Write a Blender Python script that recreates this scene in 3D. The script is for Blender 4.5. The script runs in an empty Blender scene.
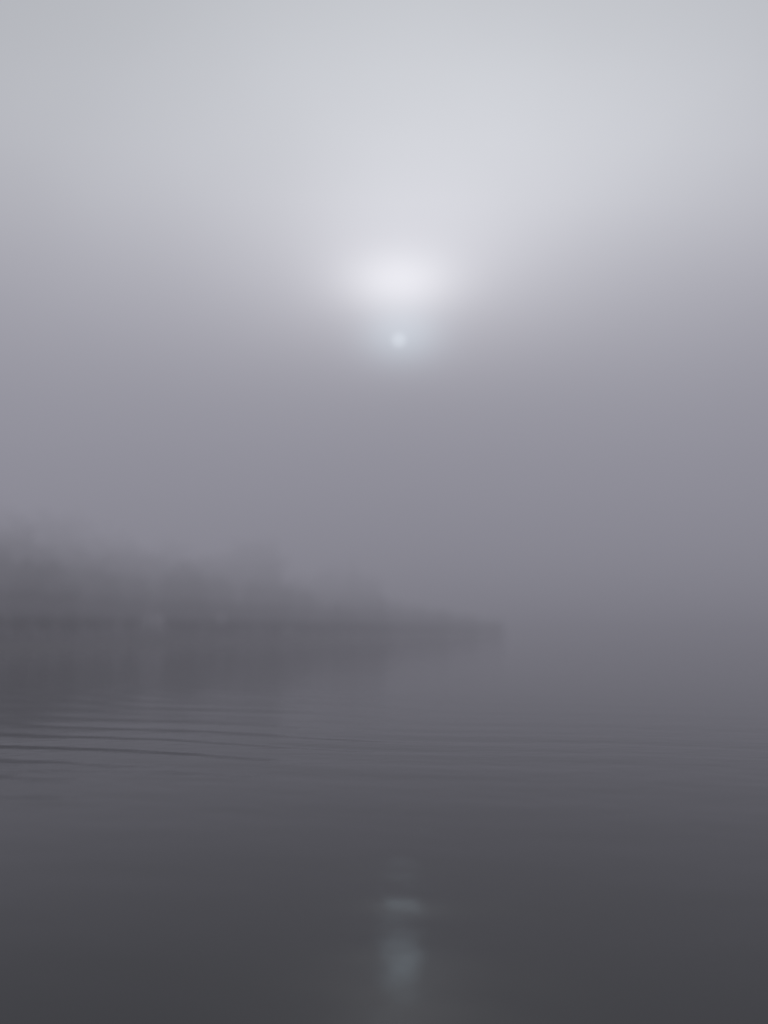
import bpy, math, random
import numpy as np
from mathutils import Vector
random.seed(4); rng = np.random.default_rng(4)
sc = bpy.context.scene
sc.view_settings.view_transform = 'Standard'
sc.view_settings.look = 'None'
sc.view_settings.exposure = 0
rad = math.radians
SUN_EL, SUN_AZ = 20.4, 1.1     # degrees, azimuth from +Y towards +X

# ------------------------------------------------------------------ world
w = bpy.data.worlds.new("World"); sc.world = w; w.use_nodes = True
nt = w.node_tree; nt.nodes.clear(); N = nt.nodes; Lk = nt.links
def math_n(op, a, b=None, c=None):
    n = N.new('ShaderNodeMath'); n.operation = op
    for i, v in enumerate((a, b, c)):
        if v is None: continue
        if isinstance(v, (int, float)): n.inputs[i].default_value = v
        else: Lk.new(v, n.inputs[i])
    return n.outputs[0]
tc = N.new('ShaderNodeTexCoord')
sep = N.new('ShaderNodeSeparateXYZ'); Lk.new(tc.outputs['Generated'], sep.inputs[0])
X, Y, Z = sep.outputs
el = math_n('MULTIPLY', math_n('ARCSINE', Z), 57.29578)
az = math_n('MULTIPLY', math_n('ARCTAN2', X, Y), 57.29578)
def gauss(az0, el0, sa, se, amp):
    a = math_n('DIVIDE', math_n('SUBTRACT', az, az0), sa)
    e = math_n('DIVIDE', math_n('SUBTRACT', el, el0), se)
    r = math_n('ADD', math_n('MULTIPLY', a, a), math_n('MULTIPLY', e, e))
    return math_n('MULTIPLY', math_n('EXPONENT', math_n('MULTIPLY', r, -1.0)), amp)
# fog-bank sky: dark near the horizon, bright higher up
cr = N.new('ShaderNodeValToRGB')
Lk.new(math_n('DIVIDE', math_n('MAXIMUM', el, 0.0), 90.0), cr.inputs[0])
stops = [(0.0, (.42,.42,.47)), (0.06, (.57,.57,.63)), (0.12, (.67,.67,.74)), (0.19, (.73,.73,.80)),
         (0.27, (.70,.70,.76)), (0.36, (.66,.68,.72)), (0.48, (.54,.56,.59)), (1.0, (.52,.55,.57))]
els = cr.color_ramp.elements
els[0].position = stops[0][0]; els[0].color = (*stops[0][1], 1)
els[1].position = 1.0; els[1].color = (*stops[-1][1], 1)
for p, c in stops[1:-1]:
    e = els.new(p); e.color = (*c, 1)
cr.color_ramp.interpolation = 'B_SPLINE'
# soft uneven cloud thickness
nz = N.new('ShaderNodeTexNoise'); nz.inputs['Scale'].default_value = 2.2
nz.inputs['Detail'].default_value = 3; nz.inputs['Roughness'].default_value = .4
Lk.new(tc.outputs['Generated'], nz.inputs['Vector'])
patch = math_n('MULTIPLY_ADD', nz.outputs['Fac'], 0.40, 0.80)
sc1 = N.new('ShaderNodeVectorMath'); sc1.operation = 'SCALE'
Lk.new(cr.outputs[0], sc1.inputs[0]); Lk.new(patch, sc1.inputs['Scale'])
def tint(fac, col):
    n = N.new('ShaderNodeVectorMath'); n.operation = 'SCALE'
    n.inputs[0].default_value = col; Lk.new(fac, n.inputs['Scale']); return n.outputs[0]
def add(a, b):
    n = N.new('ShaderNodeVectorMath'); n.operation = 'ADD'
    Lk.new(a, n.inputs[0]); Lk.new(b, n.inputs[1]); return n.outputs[0]
tot = sc1.outputs[0]
for g, col in [
    (gauss(SUN_AZ+6, SUN_EL+9, 20, 13, .33), (.98,1,1.04)),             # wide veil
    (gauss(SUN_AZ, SUN_EL+3.6, 10, 5.8, .46), (.99,.99,1.03)),          # bright cloud gap
    (gauss(SUN_AZ, SUN_EL+3.6, 4.2, 2.1, .72), (1,1,1)),
    (gauss(SUN_AZ+.2, SUN_EL+0.0, 2.9, 1.9, .74), (.74,.98,1.08)),      # veil round the disc
    (gauss(SUN_AZ, SUN_EL, .26, .26, 1.9), (.9,.97,1))]:
    tot = add(tot, tint(g, col))
bg = N.new('ShaderNodeBackground'); Lk.new(tot, bg.inputs[0]); bg.inputs[1].default_value = 1.0
sky = N.new('ShaderNodeTexSky'); sky.sky_type = 'NISHITA'; sky.sun_disc = False
sky.sun_elevation = rad(SUN_EL); sky.sun_rotation = rad(SUN_AZ)
bg2 = N.new('ShaderNodeBackground'); Lk.new(sky.outputs[0], bg2.inputs[0]); bg2.inputs[1].default_value = 0.002
ad = N.new('ShaderNodeAddShader'); Lk.new(bg.outputs[0], ad.inputs[0]); Lk.new(bg2.outputs[0], ad.inputs[1])
ow = N.new('ShaderNodeOutputWorld'); Lk.new(ad.outputs[0], ow.inputs[0])

# ------------------------------------------------------------------ sun
ld = bpy.data.lights.new("sun", 'SUN'); ld.energy = 0.010; ld.angle = rad(2.6); ld.color = (.68, .88, 1)
so = bpy.data.objects.new("sun", ld); sc.collection.objects.link(so)
d = Vector((math.sin(rad(SUN_AZ))*math.cos(rad(SUN_EL)), math.cos(rad(SUN_AZ))*math.cos(rad(SUN_EL)), math.sin(rad(SUN_EL))))
so.rotation_euler = d.to_track_quat('Z', 'Y').to_euler(); so.location = d*60

# ------------------------------------------------------------------ camera
cd = bpy.data.cameras.new("camera"); cam = bpy.data.objects.new("camera", cd); sc.collection.objects.link(cam)
cam.location = (0, 0, 1.6); cam.rotation_euler = (rad(90+8.35), 0, 0)
cd.sensor_fit = 'VERTICAL'; cd.sensor_height = 24; cd.lens = 12/math.tan(rad(32.5))
cd.clip_start = .05; cd.clip_end = 10000
cd.dof.use_dof = True; cd.dof.focus_distance = 11
cd.dof.aperture_fstop = (cd.lens/1000)/0.19
sc.camera = cam

# ------------------------------------------------------------------ helpers
def mat_new(name):
    m = bpy.data.materials.new(name); m.use_nodes = True
    return m, m.node_tree, m.node_tree.nodes['Principled BSDF']
def mesh_obj(name, verts, faces, mat, smooth=True):
    me = bpy.data.meshes.new(name); me.from_pydata(verts, [], faces); me.update()
    if smooth: me.polygons.foreach_set('use_smooth', [True]*len(me.polygons))
    o = bpy.data.objects.new(name, me); sc.collection.objects.link(o); me.materials.append(mat); return o
def grid(xs, ys, zf):
    XX, YY = np.meshgrid(xs, ys); ZZ = zf(XX, YY)
    v = np.stack([XX.ravel(), YY.ravel(), ZZ.ravel()], 1)
    nx, ny = len(xs), len(ys)
    i = (np.arange(ny-1)[:, None]*nx + np.arange(nx-1)[None, :]).ravel()
    f = np.stack([i, i+1, i+nx+1, i+nx], 1)
    return v.tolist(), f.tolist()
def sstep(a, b, x):
    t = np.clip((x-a)/(b-a), 0, 1); return t*t*(3-2*t)

# ------------------------------------------------------------------ lake
def lake_z(x, y):
    # curved wake train coming in from the left
    cx, cy = 6.0, 34.0
    r = np.hypot(x-cx, y-cy)
    wob = .35*np.sin(x*.35+y*.11)+.2*np.sin(x*.9-y*.23+1)
    ph = 2*np.pi*(r+wob)/1.0
    env = np.exp(-((x+0.42*y-1.2)/(0.42*y+1.0))**2)*sstep(6.5, 12, y)*(1-sstep(28, 60, y))
    grp = .65+.35*np.sin(r*.83+x*.3+1.0)
    z = .0074*env*grp*(np.sin(ph)+.25*np.sin(2*ph+.6))
    # cross set, weaker and longer
    z = z + .0028*env*np.sin(2*np.pi*(y*.93+x*.18+.3*np.sin(x*.5))/1.7)
    # slow long undulation
    fade = 1/(1+(np.hypot(x, y)/25)**2)
    z = z + fade*(.0016*np.sin(2*np.pi*(y+.3*x)/1.9+.5)+.0008*np.sin(2*np.pi*(y-.22*x+.4*np.sin(x*.8))/.83)
                  +.0004*np.sin(2*np.pi*(.25*x+y)/.47+1.5*np.sin(x*1.3+.4))
                  +.0005*np.sin(2*np.pi*(.55*x+y)/.61+1.9*np.sin(x*2.1+y*1.1)))
    # short low crests near the viewer
    for x0, y0, lx, ly, a in [(.1, 5.1, .6, .14, .0030), (.3, 4.85, .6, .10, -.0022), (-3.2, 7.9, .5, .13, .007), (.05, 4.35, .3, .09, .0012), (-2.4, 9.2, 1.0, .2, .005)]:
        z = z + a*np.exp(-((x-x0)/lx)**2 - ((y-y0+.14*(x-x0))/ly)**2)
    return z
ys = np.concatenate([-np.geomspace(2000, 5, 14), np.arange(-4, 2, .5), np.arange(2, 12, .04), np.arange(12, 60, .1), np.geomspace(60, 6000, 50)])
xp = np.concatenate([np.arange(.15, 6, .15), np.arange(6, 20, .25), np.geomspace(20, 4000, 40)])
xs = np.concatenate([-xp[::-1], [0], xp])
wm, t, b = mat_new("lake_water")
b.inputs['Base Color'].default_value = (.024, .026, .026, 1)
b.inputs['Roughness'].default_value = .06; b.inputs['IOR'].default_value = 1.33
tcw = t.nodes.new('ShaderNodeTexCoord')
mp = t.nodes.new('ShaderNodeMapping'); mp.inputs['Scale'].default_value = (1, 2.2, 1); mp.inputs['Rotation'].default_value = (0, 0, .15)
t.links.new(tcw.outputs['Object'], mp.inputs[0])
n1 = t.nodes.new('ShaderNodeTexNoise'); n1.inputs['Scale'].default_value = 2.6; n1.inputs['Detail'].default_value = 5
n1.inputs['Distortion'].default_value = .6
t.links.new(mp.outputs[0], n1.inputs['Vector'])
bp = t.nodes.new('ShaderNodeBump'); bp.inputs['Strength'].default_value = 1; bp.inputs['Distance'].default_value = .005
t.links.new(n1.outputs['Fac'], bp.inputs['Height']); t.links.new(bp.outputs[0], b.inputs['Normal'])
v, f = grid(xs, ys, lake_z)
mesh_obj("lake_water", v, f, wm)

# ------------------------------------------------------------------ headland
# shoreline runs away from the viewer: u along the shore, v inland
A = np.array([-41., 41.]); U = np.array([.38, .925]); V = np.array([-.925, .38])
TIP = 222.
def hill_h(u, v_):
    ve = v_ + 2.5*np.sin(u*.09)+1.3*np.sin(u*.23+1) - np.maximum(0, u-TIP+14)*1.0
    H = 1.0+17*(1-sstep(-10, 140, u))
    return -1 + 1.6*sstep(-3, 3, ve) + H*sstep(2, 70, ve) + .35*np.sin(u*.4+v_*.3)*sstep(0, 8, ve)
us = np.arange(-160, 280, 2.5); vs = np.arange(-12, 220, 2.5)
UU, VV = np.meshgrid(us, vs); HH = hill_h(UU, VV)
XX = A[0]+UU*U[0]+VV*V[0]; YY = A[1]+UU*U[1]+VV*V[1]
vv = np.stack([XX.ravel(), YY.ravel(), HH.ravel()], 1)
nx, ny = len(us), len(vs)
i = (np.arange(ny-1)[:, None]*nx + np.arange(nx-1)[None, :]).ravel()
ff = np.stack([i, i+1, i+nx+1, i+nx], 1)
hm, t, b = mat_new("hill_ground")
nn = t.nodes.new('ShaderNodeTexNoise'); nn.inputs['Scale'].default_value = .4; nn.inputs['Detail'].default_value = 6
rr = t.nodes.new('ShaderNodeValToRGB'); rr.color_ramp.elements[0].color = (.025, .03, .022, 1); rr.color_ramp.elements[1].color = (.055, .052, .04, 1)
tt = t.nodes.new('ShaderNodeTexCoord'); t.links.new(tt.outputs['Object'], nn.inputs['Vector'])
t.links.new(nn.outputs['Fac'], rr.inputs[0]); t.links.new(rr.outputs[0], b.inputs['Base Color']); b.inputs['Roughness'].default_value = .95
mesh_obj("hill", vv.tolist(), ff.tolist(), hm)

# ------------------------------------------------------------------ trees (one mass)
V_, F_ = [], []
def add_trunk(p, h, r):
    s = len(V_); k = 6
    lean = rng.normal(0, .02, 2)
    for lv, (hz, rr_) in enumerate([(0, 1.3), (.35, .8), (.7, .45), (1, .06)]):
        for j in range(k):
            a = 2*math.pi*j/k
            V_.append((p[0]+lean[0]*h*hz+math.cos(a)*r*rr_, p[1]+lean[1]*h*hz+math.sin(a)*r*rr_, p[2]-.3+h*hz))
    for lv in range(3):
        for j in range(k):
            a0 = s+lv*k+j; a1 = s+lv*k+(j+1) % k
            F_.append((a0, a1, a1+k, a0+k))
def add_leaves(C, size):
    n = len(C); s = len(V_)
    a = rng.normal(size=(n, 3)); a /= np.linalg.norm(a, axis=1)[:, None]
    c = rng.normal(size=(n, 3)); c -= a*(a*c).sum(1)[:, None]; c /= np.linalg.norm(c, axis=1)[:, None]
    sz = (size*rng.uniform(.6, 1.4, n))[:, None]
    q = np.stack([C-a*sz, C+c*sz*.6, C+a*sz, C-c*sz*.6], 1).reshape(-1, 3)
    V_.extend(map(tuple, q)); F_.extend((s+4*k, s+4*k+1, s+4*k+2, s+4*k+3) for k in range(n))
def conifer(p, h, n):
    add_trunk(p, h, h*.014+.05)
    tpos = rng.uniform(.1, 1, n)**.85
    whorl = np.round(tpos*h/.9)*.9/h
    R = h*.2*(1-np.minimum(whorl, 1))**.85*(.75+.5*rng.random(n))+.12
    ang = np.round(rng.random(n)*9)/9*2*np.pi + whorl*31 + rng.normal(0, .18, n)
    q = rng.random(n)**.6
    C = np.stack([p[0]+np.cos(ang)*R*q, p[1]+np.sin(ang)*R*q, p[2]+h*whorl - R*q*.35+rng.normal(0, .12, n)], 1)
    add_leaves(C, .42)
def broadleaf(p, h, n):
    add_trunk(p, h*.8, h*.018+.05)
    cl = []
    for _ in range(11):
        a = rng.random()*6.283; e = rng.uniform(.3, 1)
        rr_ = h*.26*math.sqrt(rng.random())*math.sin(math.pi*min(.95, .25+e*.62))
        cl.append((p[0]+math.cos(a)*rr_, p[1]+math.sin(a)*rr_, p[2]+h*(.25+.66*e)))
    cl = np.array(cl)
    C = cl[rng.integers(0, len(cl), n)] + rng.normal(0, h*.07, (n, 3))
    add_leaves(C, .4)
def place(u, v_, h, kind, n):
    x = A[0]+u*U[0]+v_*V[0]; y = A[1]+u*U[1]+v_*V[1]; z = float(hill_h(np.array(u), np.array(v_)))
    if z < .3: return
    (conifer if kind else broadleaf)((x, y, z), h, n)
rowf = [.5, .62, .78, .9, 1, 1.05, 1.05, 1.1, 1.1]
for row, v_ in enumerate([4, 8, 13, 19, 26, 34, 44, 56, 70]):
    u = -60.
    while u < TIP+12:
        uu = u+rng.uniform(-1.2, 1.2); va = v_+rng.uniform(-2.5, 2.5)
        base = np.interp(uu, [-60, 20, 60, 74, 82, 88, 96, 102, 110, 118, 132, 161, 185, 205, 226], [16.5, 15.5, 13.8, 14, 13.6, 11.5, 9.6, 12.2, 13.8, 12.4, 10.4, 8.8, 7.4, 5.4, 2.5])
        h = base*rng.uniform(.84, 1.05)*rowf[row]*(1-.2*(row > 3 and uu > 60))
        place(uu, va, h, rng.random() < .12, 460 if row < 5 else 260)
        u += rng.uniform(2.4, 3.8)*(1+.08*row)
# taller trees that make the two humps
place(80, 6, 13.6, True, 900); place(76, 7, 13.0, False, 900); place(84, 8, 12.3, False, 800); place(78, 11, 13.6, False, 900)
place(108, 6, 13.6, True, 900); place(112, 7, 12.8, False, 800); place(117, 7, 11.2, False, 700); place(110, 11, 13.6, False, 900)
# shoreline shrubs
for u in np.arange(-60, TIP+8, 1.1):
    place(u, rng.uniform(1.0, 5)+max(0, u-TIP+14), rng.uniform(1.8, 4.2), False, 120)
for u in np.arange(-20, 90, 2.0):
    place(u, rng.uniform(8, 16), rng.uniform(4, 6.5), False, 200)
tm, t, b = mat_new("tree_foliage")
nn = t.nodes.new('ShaderNodeTexNoise'); nn.inputs['Scale'].default_value = .5; nn.inputs['Detail'].default_value = 4
rr = t.nodes.new('ShaderNodeValToRGB'); rr.color_ramp.elements[0].color = (.02, .026, .02, 1); rr.color_ramp.elements[1].color = (.045, .052, .038, 1)
tt = t.nodes.new('ShaderNodeTexCoord'); t.links.new(tt.outputs['Object'], nn.inputs['Vector'])
t.links.new(nn.outputs['Fac'], rr.inputs[0]); t.links.new(rr.outputs[0], b.inputs['Base Color']); b.inputs['Roughness'].default_value = .9
mesh_obj("distant_trees", V_, F_, tm, False)

# ------------------------------------------------------------------ fog
# Dense fog is lit by multiple scattering, so each bank carries its in-scattered
# daylight as built-in emission, with no computed scattering, balanced against its extinction.
fog = bpy.data.objects.new("fog", None); sc.collection.objects.link(fog)
# (x0,x1,y0,y1,z0,z1, extinction per metre, emitted radiance)
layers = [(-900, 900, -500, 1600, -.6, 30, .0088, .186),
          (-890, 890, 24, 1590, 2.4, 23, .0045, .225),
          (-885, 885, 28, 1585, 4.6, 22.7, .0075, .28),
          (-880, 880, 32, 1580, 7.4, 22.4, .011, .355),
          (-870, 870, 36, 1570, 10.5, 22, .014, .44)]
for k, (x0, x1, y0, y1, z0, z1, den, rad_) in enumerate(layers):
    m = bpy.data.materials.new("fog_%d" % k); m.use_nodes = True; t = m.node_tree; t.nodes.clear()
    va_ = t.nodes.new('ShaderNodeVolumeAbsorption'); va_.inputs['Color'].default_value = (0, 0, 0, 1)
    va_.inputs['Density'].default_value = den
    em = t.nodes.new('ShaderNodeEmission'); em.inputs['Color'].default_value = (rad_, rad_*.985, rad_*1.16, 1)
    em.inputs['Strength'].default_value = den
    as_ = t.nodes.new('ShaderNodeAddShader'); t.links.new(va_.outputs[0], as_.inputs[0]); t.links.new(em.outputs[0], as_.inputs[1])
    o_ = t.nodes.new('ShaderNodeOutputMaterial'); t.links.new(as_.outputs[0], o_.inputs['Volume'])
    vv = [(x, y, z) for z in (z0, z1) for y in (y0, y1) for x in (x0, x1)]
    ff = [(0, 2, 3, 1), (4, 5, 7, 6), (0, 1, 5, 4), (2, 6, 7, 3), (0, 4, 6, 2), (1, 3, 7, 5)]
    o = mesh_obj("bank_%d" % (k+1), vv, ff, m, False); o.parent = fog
